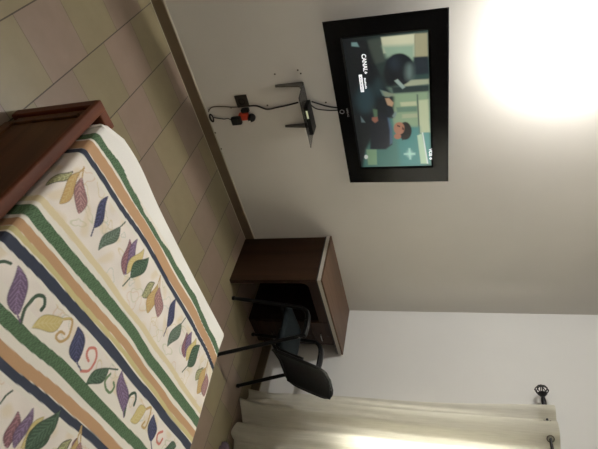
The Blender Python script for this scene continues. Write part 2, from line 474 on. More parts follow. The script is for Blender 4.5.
# window behind the curtain
bm = bmesh.new()
for a, b_ in ((WY0 - .05, WY0), (WY1, WY1 + .05), ((WY0 + WY1) / 2 - .03, (WY0 + WY1) / 2 + .03)):
    box(bm, .03, .08, a, b_, WZ0, WZ1, .004)
box(bm, .03, .08, WY1 + .05, WY0 - .05, WZ0, WZ0 + .05, .004); box(bm, .03, .08, WY1 + .05, WY0 - .05, WZ1 - .05, WZ1, .004)
win = structure('window_1', bm, M_frame)
M_pane = glassmat('window_pane', (235, 240, 240), .02, .92)
for a, b_ in ((WY0 - .05, (WY0 + WY1) / 2 + .03), ((WY0 + WY1) / 2 - .03, WY1 + .05)):
    bm = bmesh.new(); box(bm, .053, .057, a, b_, WZ0 + .05, WZ1 - .05); obj('pane', bm, M_pane, win)
bm = bmesh.new(); box(bm, -.02, .03, WY1 - .02, WY0 + .02, WZ0 - .025, WZ0, .004); structure('window_1_sill', bm, M_white, win)
# skirting
def skirt(name, x0, x1, y0, y1, n):
    bm = bmesh.new(); box(bm, x0, x1, y0, y1, 0, .077, .002)
    if n == 'y': box(bm, x0, x1, y0 - .003, y0, 0, .003, mi=1)
    if n == 'y': box(bm, x0, x1, y0 + .006, y1, .077, .082, mi=1)
    else: box(bm, x0 + (.006 if n == 'x' else 0), x1 - (.006 if n == '-x' else 0), y0, y1, .077, .082, mi=1)
    structure(name, bm, [M_skirt, M_caulk])
skirt('baseboard_front', XL, 0, -.012, 0, 'y')
skirt('baseboard_right', -.012, 0, YB, -.012, 'x')
skirt('baseboard_left', XL, XL + .012, YB, -.012, '-x')
# nail holes in the wall beside the television
bm = bmesh.new()
for x, z in HOLES:
    lathe(bm, [(0, 0), (.006, 0), (.006, .002), (0, .002)], 8, Matrix.Translation((x, 0, z)) @ Matrix.Rotation(PI / 2, 4, 'X'))
obj('nail_holes', bm, M_hole, WF)

# ------------------------------------------------------------------ bed
bed = tag(empty('bed', (-2.2, -2.3, 0)), 'low wooden bed with a leaf and stripe patterned bedspread', 'bed')
def bedpart(name, bm, m, **k):
    bmesh.ops.translate(bm, vec=(2.2, 2.3, 0), verts=bm.verts)
    return obj(name, bm, m, bed, **k)
YH, YF = -3.36, -1.30
XR0, XR1 = -2.918, -2.874
for nm, xa, xb in (('side_rail', XR0, XR1), ('side_rail', -1.50, -1.455)):
    bm = bmesh.new(); zt = .40 if nm and xa < -2 else .33
    box(bm, xa, xb, YH, YF - .004, zt - .026, zt, .006, seg=3); r_ = bedpart(nm, bm, M_bedwood, smooth=True, autosmooth=50)
    bm = bmesh.new(); box(bm, xa + .014, xb - .01, YH, YF - .05, .035, zt - .024)
    box(bm, xa + .006, xb - .006, YH, YF - .085, .0, .05, .003)
    box(bm, xa + .004, xb - .01, YF - .105, YF - .085, .035, zt - .05, .003)
    bedpart('side_panel', bm, M_bedpanel)
for xa in (XR0, -1.50):
    for ya in (YF - .045, YH):
        bm = bmesh.new(); zt = (.392 if xa < -2 else .32)
        box(bm, xa + .001, xa + .05, ya, ya + .045, 0, zt, .006, seg=3); bedpart('post', bm, M_bedpost)
bm = bmesh.new(); box(bm, XR0 + .004, -1.455, YF - .04, YF - .004, .28, .355, .012, seg=3); box(bm, XR0 + .004, XR0 + .12, YF - .046, YF, .33, .396, .006, seg=3); box(bm, XR0 + .05, -1.50, YF - .03, YF - .01, .04, .28)
bedpart('foot_rail', bm, M_bedwood, smooth=True, autosmooth=50)
bm = bmesh.new(); box(bm, XR0, -1.455, YH - .04, YH, 0, .85, .01); bedpart('headboard', bm, M_bedwood)
bm = bmesh.new(); box(bm, -2.855, -1.53, YH + .01, -1.385, .14, .435, .04, seg=3); bedpart('mattress', bm, M_matt)

# bedspread: dense cloth folded over the edges, pattern printed as a colour attribute
PALn = dict(olive=(146, 146, 110), tan=(196, 164, 112), mauve=(150, 116, 116), navy=(62, 66, 96), sage=(88, 104, 92), maroon=(128, 92, 100),
            purple=(112, 94, 122), yellow=(208, 190, 130), green=(66, 88, 72), lgreen=(110, 136, 98), pink=(204, 128, 116))
def printed(X, Y):
    base = np.array(lin((239, 231, 224))); n = X.shape[0]
    C = np.tile(base, (n, 1))
    def band(y0, y1, rgb, wob=.002, s=.0012):
        w = wob * (np.sin(X * 9 + y0 * 40) + .5 * np.sin(X * 23 + y0))
        yy = Y + w + .05 * np.clip(-2.3 - X, 0, .6) + (.11 * np.clip(X + 1.85, 0, .3) if -1.56 < y0 < -1.2 else 0)
        a = np.clip((yy - y0) / s + .5, 0, 1) * np.clip((y1 - yy) / s + .5, 0, 1)
        C[:] = C * (1 - a[:, None]) + np.array(rgb)[None, :] * a[:, None]
        return a
    # faint scribbles in the cream ground
    for i in range(420):
        cx, cy = rng.uniform(-2.95, -1.1), rng.uniform(-3.4, -1.3)
        rx, ry = rng.uniform(.008, .04, 2); ph = rng.uniform(0, 6.28)
        m = (np.abs(X - cx) < .07) & (np.abs(Y - cy) < .07)
        dx, dy = X[m] - cx, Y[m] - cy
        u = dx * math.cos(ph) + dy * math.sin(ph); v = -dx * math.sin(ph) + dy * math.cos(ph)
        d = np.abs(np.hypot(u / rx, v / ry) - 1 - .25 * np.sin(np.arctan2(v, u) * 3)) * min(rx, ry)
        a = np.clip(1 - d / .0028, 0, 1)[:, None] * .8
        col = np.array(lin([(214, 196, 150), (198, 200, 168), (220, 190, 160), (190, 200, 190)][i % 4]))
        C[m] = C[m] * (1 - a) + col * a
    bl = np.sin(X * 31 + np.sin(Y * 17) * 2) * np.sin(Y * 37 + np.sin(X * 13) * 2)
    C *= (1 + .05 * bl)[:, None]
    pt = np.clip(np.sin(X * 23 + 3 * np.sin(Y * 19)) * np.sin(Y * 27 + 3 * np.sin(X * 21)) * 1.6 - .3, 0, 1)[:, None]
    C[:] = C * (1 - .45 * pt) + np.array(lin((226, 208, 168))) * .45 * pt
    W = lin((238, 233, 224))
    def grain(a, amp):
        g = .5 + .5 * np.sin(Y * 520 + np.sin(X * 260) * 1.5) * np.sin(X * 700 + np.sin(Y * 300) * 2)
        C[:] = C * (1 + (a * amp * (g * 2 - 1))[:, None])
    G, TN, YL, NV, PY = lin((84, 112, 84)), lin((194, 156, 120)), lin((205, 194, 144)), lin((56, 64, 82)), lin((226, 212, 176))
    for k in range(4):
        o = -.663 * k
        if k == 0:
            band(-1.43 + o, -.5, lin((243, 241, 237)), .003)
        band(-1.565 + o, -1.40 + o, W, .002)
        if k == 0: band(-1.43, -.5, lin((243, 241, 237)), .003)
        e = 0.
        if k == 0: e = .014 * np.exp(-((X + 2.42) / .22) ** 2) + .003 * np.sin(X * 40)
        if k: band(-2.256 - .663 * (k - 1), -2.09 - .663 * (k - 1), W)
        g0, g1, t0, t1, n0, n1 = (-1.465, -1.430, -1.521, -1.472, -1.548, -1.524) if k == 0 else tuple(q - .663 * (k - 1) for q in (-2.150, -2.108, -2.212, -2.176, -2.240, -2.213))
        grain(band(g0, g1 - e, G, .003), .6)
        band(t0, t1, TN); band(n0, n1, NV)
        o2 = o
        band(-1.99 + o2, -1.803 + o2, W)
        band(-1.803 + o2, -1.778 + o2, PY, .004)
        grain(band(-1.868 + o2, -1.822 + o2, G, .002), .6)
        band(-1.918 + o2, -1.885 + o2, TN); band(-1.937 + o2, -1.918 + o2, YL); band(-1.978 + o2, -1.940 + o2, NV)
    def leaf(c, tx, ty, bx, by, w, stem, dx=0., dy=0.):
        T = np.array([tx + dx, ty + dy]); B = np.array([bx + dx, by + dy]); d = T - B; L = np.hypot(*d); d = d / L; nn = np.array([-d[1], d[0]])
        cx, cy = (T + B) / 2; R = L * .75 + .02
        m = (np.abs(X - cx) < R) & (np.abs(Y - cy) < R)
        if not m.any(): return
        px, py = X[m] - B[0], Y[m] - B[1]
        t = (px * d[0] + py * d[1]) / L; s = px * nn[0] + py * nn[1]
        cur = .05 * L * np.sin(np.clip(t, 0, 1) * 2 * PI) * (1 if (int(tx * 1000) % 2) else -1)
        s = s - cur
        tc = np.clip(t, 0, 1)
        hw = w / 2 * 1.02 * np.sin(PI * tc ** .85) ** .95
        a = np.clip((hw - np.abs(s)) / .0022 + .5, 0, 1) * (t > 0) * (t < 1)
        col = np.array(lin(PALn[c]))
        C[m] = C[m] * (1 - a[:, None]) + col * a[:, None]
        # veins and rim
        vein = (np.abs(np.mod(t * L * 62 + np.abs(s) * 75, 1) - .5) < .16) & (np.abs(s) < hw * .8) | (np.abs(s) < .0014)
        va = (vein * a * (.30 if c not in ('yellow', 'tan') else .14))[:, None]
        hi = np.array(lin(tuple(min(255, v * 1.5 + 30) for v in PALn[c])))
        C[m] = C[m] * (1 - va) + hi * va
        rim = (np.clip(1 - np.abs(hw - np.abs(s)) / .0028, 0, 1) * (t > .02) * (t < .98) * .6)[:, None]
        dk = np.array(lin(tuple(v * .62 for v in PALn[c])))
        if c in ('olive',): rim *= 1.6; dk = np.array(lin((40, 44, 40)))
        rim = np.clip(rim, 0, 1)
        C[m] = C[m] * (1 - rim) + dk * rim
        if stem: curl(c if c not in ('mauve',) else 'tan', .006, [(B[0], B[1]), (stem[0] + dx, stem[1] + dy)] if np.hypot(stem[0] + dx - B[0], stem[1] + dy - B[1]) < np.hypot(stem[0] + dx - T[0], stem[1] + dy - T[1]) else [(T[0], T[1]), (stem[0] + dx, stem[1] + dy)])
    def curl(c, w, P, dx=0., dy=0.):
        S = [(p.x + dx, p.y + dy) for p in spline([(q[0], q[1], 0) for q in P], 6)]
        xs = [p[0] for p in S]; ys = [p[1] for p in S]
        m = (X > min(xs) - .01) & (X < max(xs) + .01) & (Y > min(ys) - .01) & (Y < max(ys) + .01)
        if not m.any(): return
        px, py = X[m], Y[m]; best = np.full(px.shape, 9.)
        for (x0, y0), (x1, y1) in zip(S[:-1], S[1:]):
            ex, ey = x1 - x0, y1 - y0; l2 = ex * ex + ey * ey + 1e-12
            t = np.clip(((px - x0) * ex + (py - y0) * ey) / l2, 0, 1)
            best = np.minimum(best, np.hypot(px - x0 - ex * t, py - y0 - ey * t))
        a = np.clip((w / 2 - best) / .002 + .5, 0, 1)[:, None]
        col = np.array(lin(PALn[c]))
        C[m] = C[m] * (1 - a) + col * a
    for c, w, P in CURLS: curl(c, w, P)
    for l in LEAVES: leaf(*l)
    # the print repeats down the bed beyond the part nearest the television
    for l in LEAVES[:21]:
        for k in (1, 2):
            if k == 1 and (l[1] < -2.36): continue
            leaf(*l, dx=.0, dy=-.663 * k)
    for l in LEAVES[21:29]: leaf(*l, dx=0, dy=-.663)
    for c, w, P in CURLS[:8]: curl(c, w, P, 0, -.663)
    return C

def make_spread():
    hs = .0033
    xi0, xi1 = -2.845, -1.545      # flat part, before the bends
    yi0, yi1 = YH + .02, -1.385
    rl, rr, rf = .018, .045, .045
    us = np.arange(xi0 - .085, xi1 + .36, hs); vs = np.concatenate([np.arange(yi0, -2.6, .006), np.arange(-2.6, yi1 + .33, hs)])
    U_, V_ = np.meshgrid(us, vs, indexing='ij')
    U_ = U_.ravel(); V_ = V_.ravel()
    C = printed(U_, V_)
    # right edge runs slightly out toward the head of the bed
    shift = np.clip((-1.45 - V_) * .12, 0, .07)
    ox = np.where(U_ > xi1 + shift, U_ - xi1 - shift, np.where(U_ < xi0, U_ - xi0, 0.))
    oy = np.where(V_ > yi1, V_ - yi1, 0.)
    o = np.hypot(ox, oy) + 1e-9
    r = np.where(ox < 0, np.where(oy > 0, .03, rl), rr)
    th = np.minimum(o / r, PI / 2)
    hor = r * np.sin(th); drop = r * (1 - np.cos(th)) + np.maximum(o - r * PI / 2, 0)
    ux, uy = ox / o, oy / o
    x = U_ - ox + ux * hor; y = V_ - oy + uy * hor
    z = .45 - drop
    # soft unevenness of the cloth on the mattress
    z += .0025 * np.sin(U_ * 7 + V_ * 4) + .002 * np.sin(U_ * 17 - V_ * 11) * (o < .02)
    hang = np.clip((drop - .03) / .2, 0, 1)
    wob = hang * .012 * (np.sin((U_ * uy + V_ * ux) * 24) + .5 * np.sin((U_ * uy - V_ * ux) * 51))
    x += ux * wob * (ox > 0); y += uy * wob
    z = np.maximum(z, .10)
    lft = (ox < 0)
    z = np.where(lft, np.maximum(z, .37), z)
    x = np.where(lft, np.maximum(x, -2.868), x)
    y += (.006 * np.sin(U_ * 5.2 + 1) + .026 * np.exp(-((U_ + 2.66) / .17) ** 2)) * np.clip((V_ + 1.47) / .09, 0, 1)
    y -= .035 * np.clip((-2.76 - U_) / .09, 0, 1) * np.clip((V_ + 1.43) / .05, 0, 1)
    me = bpy.data.meshes.new('bedspread')
    nu, nv = len(us), len(vs)
    co = np.stack([x + 2.2, y + 2.3, z], 1).astype(np.float32)
    me.vertices.add(nu * nv); me.vertices.foreach_set('co', co.ravel())
    i, j = np.meshgrid(np.arange(nu - 1), np.arange(nv - 1), indexing='ij')
    a = (i * nv + j).ravel()
    q = np.stack([a, a + nv, a + nv + 1, a + 1], 1).astype(np.int32)
    nf = len(q)
    me.loops.add(nf * 4); me.loops.foreach_set('vertex_index', q.ravel())
    me.polygons.add(nf); me.polygons.foreach_set('loop_start', np.arange(0, nf * 4, 4, dtype=np.int32))
    me.polygons.foreach_set('use_smooth', np.ones(nf, bool))
    me.update(calc_edges=True)
    at = me.color_attributes.new('print', 'FLOAT_COLOR', 'POINT')
    at.data.foreach_set('color', np.concatenate([C, np.ones((len(C), 1))], 1).astype(np.float32).ravel())
    me.materials.append(attrmat('bedspread_cotton', 'print'))
    ob = bpy.data.objects.new('bedspread', me); COL.objects.link(ob); ob.parent = bed
    tag(ob, 'white bordered cotton bedspread printed with stripes and leaves')
make_spread()

# ------------------------------------------------------------------ desk
DX, DY, DH = -.972, -.488, .75
desk = tag(empty('desk', (DX / 2, DY / 2, 0)), 'brown wooden desk with pale edged top standing in the room corner', 'desk')
def dpart(name, bm, m, par=None, **k):
    bmesh.ops.translate(bm, vec=(-DX / 2, -DY / 2, 0), verts=bm.verts)
    return obj(name, bm, m, par or desk, **k)
gap = -.014
bm = bmesh.new(); box(bm, DX, gap, DY, gap, DH - .012, DH, .001)
dpart('desktop', bm, M_desktop)
bm = bmesh.new(); box(bm, DX, gap, DY, DY + .018, DH - .040, DH - .014, .001); box(bm, DX, DX + .018, DY + .019, gap, DH - .040, DH - .014, .001)
box(bm, DX + .018, gap, DY + .018, gap, DH - .038, DH - .0125)
dpart('edge_band', bm, M_edge)
bm = bmesh.new(); box(bm, DX + .003, gap, DY + .003, gap, DH - .014, DH - .012); box(bm, DX + .006, gap, DY + .006, gap, DH - .052, DH - .040)
dpart('trim_line', bm, M_dark)
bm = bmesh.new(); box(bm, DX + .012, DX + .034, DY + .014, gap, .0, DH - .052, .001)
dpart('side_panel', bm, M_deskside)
# front frame with rounded kneehole corner
bm = bmesh.new()
def arch(bm, x0, x1, z0, z1, th, R, y0, y1):
    out = [(x0, z0), (x0, z1), (x1, z1), (x1, z1 - th)]
    for k in range(9):
        a = PI / 2 + k * PI / 2 / 8
        out.append((x0 + .014 + R + R * math.cos(a), z1 - th - R + R * math.sin(a)))
    out.append((x0 + .014, z0))
    f = [bm.verts.new((x, y0, z)) for x, z in out]; g = [bm.verts.new((x, y1, z)) for x, z in out]
    bm.faces.new(f); bm.faces.new(g[::-1])
    for i in range(len(out)):
        j = (i + 1) % len(out); bm.faces.new((f[i], g[i], g[j], f[j]))
arch(bm, DX + .034, -.445, 0, DH - .052, .075, .06, DY + .015, DY + .033)
dpart('front_frame', bm, M_deskfront)
bm = bmesh.new(); box(bm, DX + .034, -.13, -.04, -.03, .12, DH - .052); dpart('back_panel', bm, M_deskshade)  # darkened colour stands in for shade at the back of the kneehole
bm = bmesh.new(); box(bm, DX + .036, DX + .040, DY + .034, -.042, .0, DH - .053); dpart('kneehole_shade_lining', bm, M_deskshade)  # thin dark sheet added to carry the kneehole's shade
bm = bmesh.new(); box(bm, -.4505, -.4465, DY + .034, -.042, 0, DH - .053); dpart('kneehole_shade_lining', bm, M_deskshade)  # matching dark shade sheet against the pedestal
# drawer pedestal
bm = bmesh.new(); box(bm, -.445, -.13, DY + .033, -.03, .0, DH - .052, .001); dpart('pedestal', bm, M_deskfront)
for k, (a, c) in enumerate(((.545, .69), (.335, .535), (.06, .325))):
    bm = bmesh.new(); box(bm, -.440, -.135, DY + .014, DY + .033, a, c, .002); dr = dpart('drawer', bm, M_deskfront)
    hz = a + (c - a) * .45
    bm = bmesh.new(); tube(bm, [(-.305, DY + .013, hz), (-.303, DY - .004, hz), (-.285, DY - .01, hz), (-.237, DY - .01, hz), (-.219, DY - .004, hz), (-.217, DY + .013, hz)], .005, 8, 4)
    dpart('handle', bm, M_chrome, dr, smooth=True)
    bm = bmesh.new(); lathe(bm, [(0, 0), (.009, 0), (.009, .003), (0, .003)], 12, Matrix.Translation((-.262, DY + .014, c - .028)) @ Matrix.Rotation(PI / 2, 4, 'X'))
    dpart('keyhole', bm, M_dark, dr)
# small pale wrapper near the wall
bm = bmesh.new(); box(bm, -.50, -.43, -.082, -.066, DH, DH + .004, .001); tag(obj('paper_slip', bm, M_grey), 'small pale slip of paper lying on the desktop', 'paper')

# ------------------------------------------------------------------ chair
CH = Matrix.Translation((-.535, -.748, 0)) @ Matrix.Rotation(math.radians(3.5), 4, 'Z')
chair = tag(empty('armchair', (-.535, -.748, 0), (0, 0, math.radians(3.5))), 'black office chair with armrests pushed up to the desk', 'chair')
def FXc(s): return -.272 if s < 0 else .255
for s in (-1, 1):
    bm = bmesh.new()
    tube(bm, [(FXc(s), .226, .010), (s * .243, .175, .52), (s * .241, .155, .592), (s * .243, .11, .624), (s * .244, .06, .630)], .0145, 10, 5)
    obj('leg', bm, M_blackmetal, chair, smooth=True)
    bm = bmesh.new()
    tube(bm, [(s * .240, -.250, .010), (s * .236, -.13, .40), (s * .241, -.075, .60), (s * .243, -.04, .628), (s * .244, .06, .630)], .0145, 10, 5)
    obj('leg', bm, M_blackmetal, chair, smooth=True)
    for yy in (.226, -.251):
        bm = bmesh.new(); lathe(bm, [(0, 0), (.016, 0), (.017, .02), (.013, .024), (0, .024)], 12, Matrix.Translation((FXc(s) if yy > 0 else s * .240, yy, 0))); obj('foot_cap', bm, M_black, chair, smooth=True)
    bm = bmesh.new()
    tube(bm, [(s * .244, -.075, .640), (s * .246, -.02, .650), (s * .247, .07, .648), (s * .245, .13, .628), (s * .243, .163, .585)], .024, 10, 5, r2=.011)
    ar = obj('armrest', bm, M_black, chair, smooth=True)
    bm = bmesh.new(); lathe(bm, [(0, 0), (.006, 0), (.005, .003), (0, .004)], 10, Matrix.Translation((s * .244, -.088, .60)) @ Matrix.Rotation(PI / 2, 4, 'X')); obj('screw', bm, M_chrome, ar)
for yy in (.183, -.128):
    bm = bmesh.new(); tube(bm, [(-.237, yy, .403), (.237, yy, .403)], .011, 10); obj('seat_rail', bm, M_blackmetal, chair, smooth=True)
def cushion(name, m, W, D, T, curve, M, nx=20, ny=20, sq=4.):
    bm = bmesh.new()
    def P(u, v, side):
        # superellipse square to rounded square
        a = u * W / 2; b = v * D / 2
        k = (abs(u) ** sq + abs(v) ** sq)
        rr = 1 - .06 * k
        e = max(0, 1 - max(abs(u), abs(v)) ** 6)
        return Vector((a * rr, b * rr, side * T / 2 * e ** .4 + curve(u, v)))
    top = [[bm.verts.new(P(-1 + 2 * i / nx, -1 + 2 * j / ny, 1)) for j in range(ny + 1)] for i in range(nx + 1)]
    bot = [[top[i][j] if i in (0, nx) or j in (0, ny) else bm.verts.new(P(-1 + 2 * i / nx, -1 + 2 * j / ny, -1)) for j in range(ny + 1)] for i in range(nx + 1)]
    for i in range(nx):
        for j in range(ny):
            bm.faces.new((top[i][j], top[i + 1][j], top[i + 1][j + 1], top[i][j + 1]))
            bm.faces.new((bot[i][j], bot[i][j + 1], bot[i + 1][j + 1], bot[i + 1][j]))
    bmesh.ops.transform(bm, matrix=M, verts=bm.verts)
    return obj(name, bm, m, chair, smooth=True)
cushion('seat', M_fabric, .455, .43, .05, lambda u, v: -.012 * max(0, v) ** 3 + .004 * (u * u), Matrix.Translation((0, .06, .442)))
BM = Matrix.Translation((-.025, -.222, .612)) @ Matrix.Rotation(math.radians(90 + 19), 4, 'X')
cushion('backrest', M_mesh, .52, .43, .022, lambda u, v: .045 * (u * u) - .0, BM)
bm = bmesh.new()
loop = []
for k in range(33):
    a = 2 * PI * k / 32; c, s_ = math.cos(a), math.sin(a)
    u = math.copysign(abs(c) ** .45, c); v = math.copysign(abs(s_) ** .45, s_)
    loop.append(BM @ Vector((u * .257, v * .213, .045 * u * u)))
tube(bm, loop, .008, 8, 0, caps=False); obj('back_frame', bm, M_black, chair, smooth=True)
for s in (-1, 1):
    bm = bmesh.new(); tube(bm, [(s * .16, .03, .415), (s * .17, -.06, .412), (s * .18, -.135, .43), (s * .185, -.175, .50), (s * .185, -.222, .64)], .011, 8, 5)
    obj('back_support', bm, M_blackmetal, chair, smooth=True)

# ------------------------------------------------------------------ television
TW, TH = 1.126, .643
tv = tag(empty('television', (-2.1043, -.13, 1.3359)), 'large black flat television mounted on the wall, switched on', 'television')
tv.rotation_mode = 'QUATERNION'
RM = Matrix.Rotation(.0518, 4, 'Z') @ Matrix.Rotation(.0436, 4, 'X') @ Matrix.Rotation(.0218, 4, 'Y')
tv.rotation_quaternion = RM.to_quaternion()
def T(x): return x - TW / 2
def TZ(z): return z - TH / 2
sx0, sx1, sz0, sz1 = .102, 1.000, .088, .545
bm = bmesh.new()
ring = [((0, 0), (TW, 0), (TW, TH), (0, TH)), ((sx0 - .012, sz0 - .01), (sx1 + .012, sz0 - .01), (sx1 + .012, sz1 + .012), (sx0 - .012, sz1 + .012)), ((sx0, sz0), (sx1, sz0), (sx1, sz1), (sx0, sz1))]
R0 = [bm.verts.new((T(x + (.045 if x == 0 else -.045)), .040, TZ(z + (.045 if z == 0 else -.045)))) for x, z in ring[0]]
R1 = [bm.verts.new((T(x + (-.007 if x == 0 else .007)), .002, TZ(z + (-.007 if z == 0 else .007)))) for x, z in ring[0]]
R1b = [bm.verts.new((T(x + (-.002 if x == 0 else .002)), -.002, TZ(z + (-.002 if z == 0 else .002)))) for x, z in ring[0]]
R2 = [bm.verts.new((T(x), -.002, TZ(z))) for x, z in ring[1]]
R3 = [bm.verts.new((T(x), .008, TZ(z))) for x, z in ring[2]]
for a, c in ((R0, R1), (R1, R1b), (R1b, R2), (R2, R3)):
    for k in range(4): bm.faces.new((a[k], a[(k + 1) % 4], c[(k + 1) % 4], c[k]))
bm.faces.new(R0[::-1])
obj('bezel', bm, M_gloss, tv)
bm = bmesh.new(); box(bm, -.40, .38, .040, .062, -.22, .24, .012); obj('back_housing', bm, M_black, tv)
bm = bmesh.new(); box(bm, -.16, .16, .062, .075, -.1, .18, .003)
obj('wall_mount', bm, M_blackmetal, tv)

def film(s, t):
    n = s.shape[0]
    C = np.zeros((n, 3))
    d0, d1 = np.array(lin((18, 34, 38))), np.array(lin((58, 92, 84)))
    g = np.clip((t - .15) / .4 * .6 + (s - .1) / .9 * .4, 0, 1)[:, None]
    C[:] = d0 * (1 - g) + d1 * g
    for rgb, soft, poly in FILM:
        P = np.array(poly); inside = np.zeros(n, bool); best = np.full(n, 9.)
        m = len(P)
        for k in range(m):
            (x0, y0), (x1, y1) = P[k], P[(k + 1) % m]
            if y0 != y1:
                cr = ((y0 > t) != (y1 > t)) & (s < (x1 - x0) * (t - y0) / (y1 - y0) + x0)
                inside ^= cr
            ex, ey = x1 - x0, y1 - y0; l2 = ex * ex + ey * ey + 1e-12
            q = np.clip(((s - x0) * ex + (t - y0) * ey) / l2, 0, 1)
            best = np.minimum(best, np.hypot(s - x0 - ex * q, t - y0 - ey * q))
        sd = np.where(inside, best, -best)
        w = soft * 1.5 / 1000.
        a = np.clip(sd / w + .5, 0, 1)[:, None]
        a = a * a * (3 - 2 * a)
        C = C * (1 - a) + np.array(lin(rgb)) * a
    L = C.mean(1, keepdims=True); C = (L + (C - L) * .85) * .8; C = C * (.6 + .4 * np.clip((t - .1) / .3, 0, 1))[:, None]
    return C
ns, nt_ = 360, 185
ss = np.linspace(sx0, sx1, ns); tt = np.linspace(sz0, sz1, nt_)
S_, T_ = np.meshgrid(ss, tt, indexing='ij'); S_ = S_.ravel(); T_ = T_.ravel()
C = film(S_, T_)
me = bpy.data.meshes.new('screen')
me.vertices.add(ns * nt_); me.vertices.foreach_set('co', np.stack([S_ - TW / 2, np.full(len(S_), .007), T_ - TH / 2], 1).astype(np.float32).ravel())
i, j = np.meshgrid(np.arange(ns - 1), np.arange(nt_ - 1), indexing='ij'); a = (i * nt_ + j).ravel()
q = np.stack([a, a + nt_, a + nt_ + 1, a + 1], 1).astype(np.int32); nf = len(q)
me.loops.add(nf * 4); me.loops.foreach_set('vertex_index', q.ravel()); me.polygons.add(nf)
me.polygons.foreach_set('loop_start', np.arange(0, nf * 4, 4, dtype=np.int32)); me.update(calc_edges=True)
at = me.color_attributes.new('picture', 'FLOAT_COLOR', 'POINT')
at.data.foreach_set('color', np.concatenate([C, np.ones((len(C), 1))], 1).astype(np.float32).ravel())
me.materials.append(attrmat('tv_picture', 'picture', emit=1.))
scr = bpy.data.objects.new('screen', me); COL.objects.link(scr); scr.parent = tv
tag(scr, 'lit screen showing a helmeted figure beside a dark haired man')

def text(body, name, x, z, size, m, par, y=.0055, sx=1., bold=0.):
    cu = bpy.data.curves.new(name, 'FONT'); cu.body = body; cu.size = size; cu.align_x = 'LEFT'; cu.offset = bold
    tmp = bpy.data.objects.new(name, cu); COL.objects.link(tmp)
    bpy.context.view_layer.update()
    me = bpy.data.meshes.new_from_object(tmp)
    bpy.data.objects.remove(tmp)
    me.transform(Matrix.Translation((x - TW / 2, y, z - TH / 2)) @ Matrix.Rotation(PI / 2, 4, 'X') @ Matrix.Diagonal((sx, 1, 1, 1)))
    me.materials.clear(); me.materials.append(m)
    o = bpy.data.objects.new(name, me); COL.objects.link(o); o.parent = par
    return o
text('CANAL+', 'caption', .198, .183, .034, M_text, scr, sx=.93, bold=.0008)
bm = bmesh.new()
box(bm, T(.322), T(.434), .0055, .0062, TZ(.152), TZ(.171)); obj('caption_box', bm, M_text, scr)
bm = bmesh.new()
for k in range(9):
    x = T(.338 + k * .0095); box(bm, x, x + .0055, .0042, .0050, TZ(.157 + .001 * (k % 2)), TZ(.166 - .0012 * (k % 3)))
obj('caption_letters', bm, M_textd, scr)
bm = bmesh.new()
for k in range(8):
    x = T(.345 + k * .0088); box(bm, x, x + .0055, .0045, .0055, TZ(.180), TZ(.190 - .0015 * (k % 3)))
obj('caption_letters', bm, M_text, scr)
text('VOB', 'caption', .862, .533, .026, M_text, scr, y=.0035, sx=1.15, bold=.0007)
bm = bmesh.new(); lathe(bm, [(0, 0), (.008, 0), (.008, .001), (0, .001)], 12, Matrix.Translation((T(.941), .005, TZ(.542))) @ Matrix.Rotation(PI / 2, 4, 'X')); obj('caption_dot', bm, M_text, scr)
text('SAMSUNG', 'logo', .533, .050, .0165, M_logo, tv, y=-.003, sx=.8)
bm = bmesh.new()
tube(bm, [(T(.555) + .013 * math.cos(a * PI / 8), -.003, TZ(.021) + .013 * math.sin(a * PI / 8)) for a in range(17)], .0015, 6, caps=False); obj('power_button', bm, M_logo, tv)

# ------------------------------------------------------------------ shelf with receiver
SZ = .80
shelf = tag(empty('wall_shelf', (-2.10, 0, SZ)), 'small smoked glass shelf on two grey brackets below the television', 'shelf')
bm = bmesh.new()
q = [(-2.29, -.004), (-1.955, -.004), (-1.905, -.165), (-2.265, -.168)]
a_ = [bm.verts.new((x + 2.10, y, -.003)) for x, y in q]; b_ = [bm.verts.new((x + 2.10, y, .003)) for x, y in q]
bm.faces.new(a_[::-1]); bm.faces.new(b_)
for k in range(4): bm.faces.new((a_[k], a_[(k + 1) % 4], b_[(k + 1) % 4], b_[k]))
obj('shelf_board', bm, M_smoke, shelf)
for x, hb in ((-2.283, .185), (-1.990, .19)):
    bm = bmesh.new()
    v = [(0, -.003), (-.07, -.003), (-.07, -.009), (-.05, -.016), (-.042, -.03), (-.010, -hb), (0, -hb)]
    A = [bm.verts.new((x + 2.10 - .005, y - .0005, z)) for y, z in v]; B = [bm.verts.new((x + 2.10 + .005, y - .0005, z)) for y, z in v]
    bm.faces.new(A); bm.faces.new(B[::-1])
    for k in range(len(v)): bm.faces.new((A[k], B[k], B[(k + 1) % len(v)], A[(k + 1) % len(v)]))
    box(bm, x + 2.10 - .009, x + 2.10 + .009, -.003, -.0002, -hb, -.004)
    obj('bracket', bm, M_bracket, shelf)
dec = tag(empty('satellite_receiver', (-2.08, -.075, SZ + .003)), 'small black receiver box with a lit yellow green display on the glass shelf', 'receiver')
bm = bmesh.new(); box(bm, -.100, .100, -.055, .045, 0, .026, .003); obj('case', bm, M_black, dec)
bm = bmesh.new(); box(bm, -.075, -.02, -.0565, -.0545, .008, .020); obj('display', bm, M_led, dec)

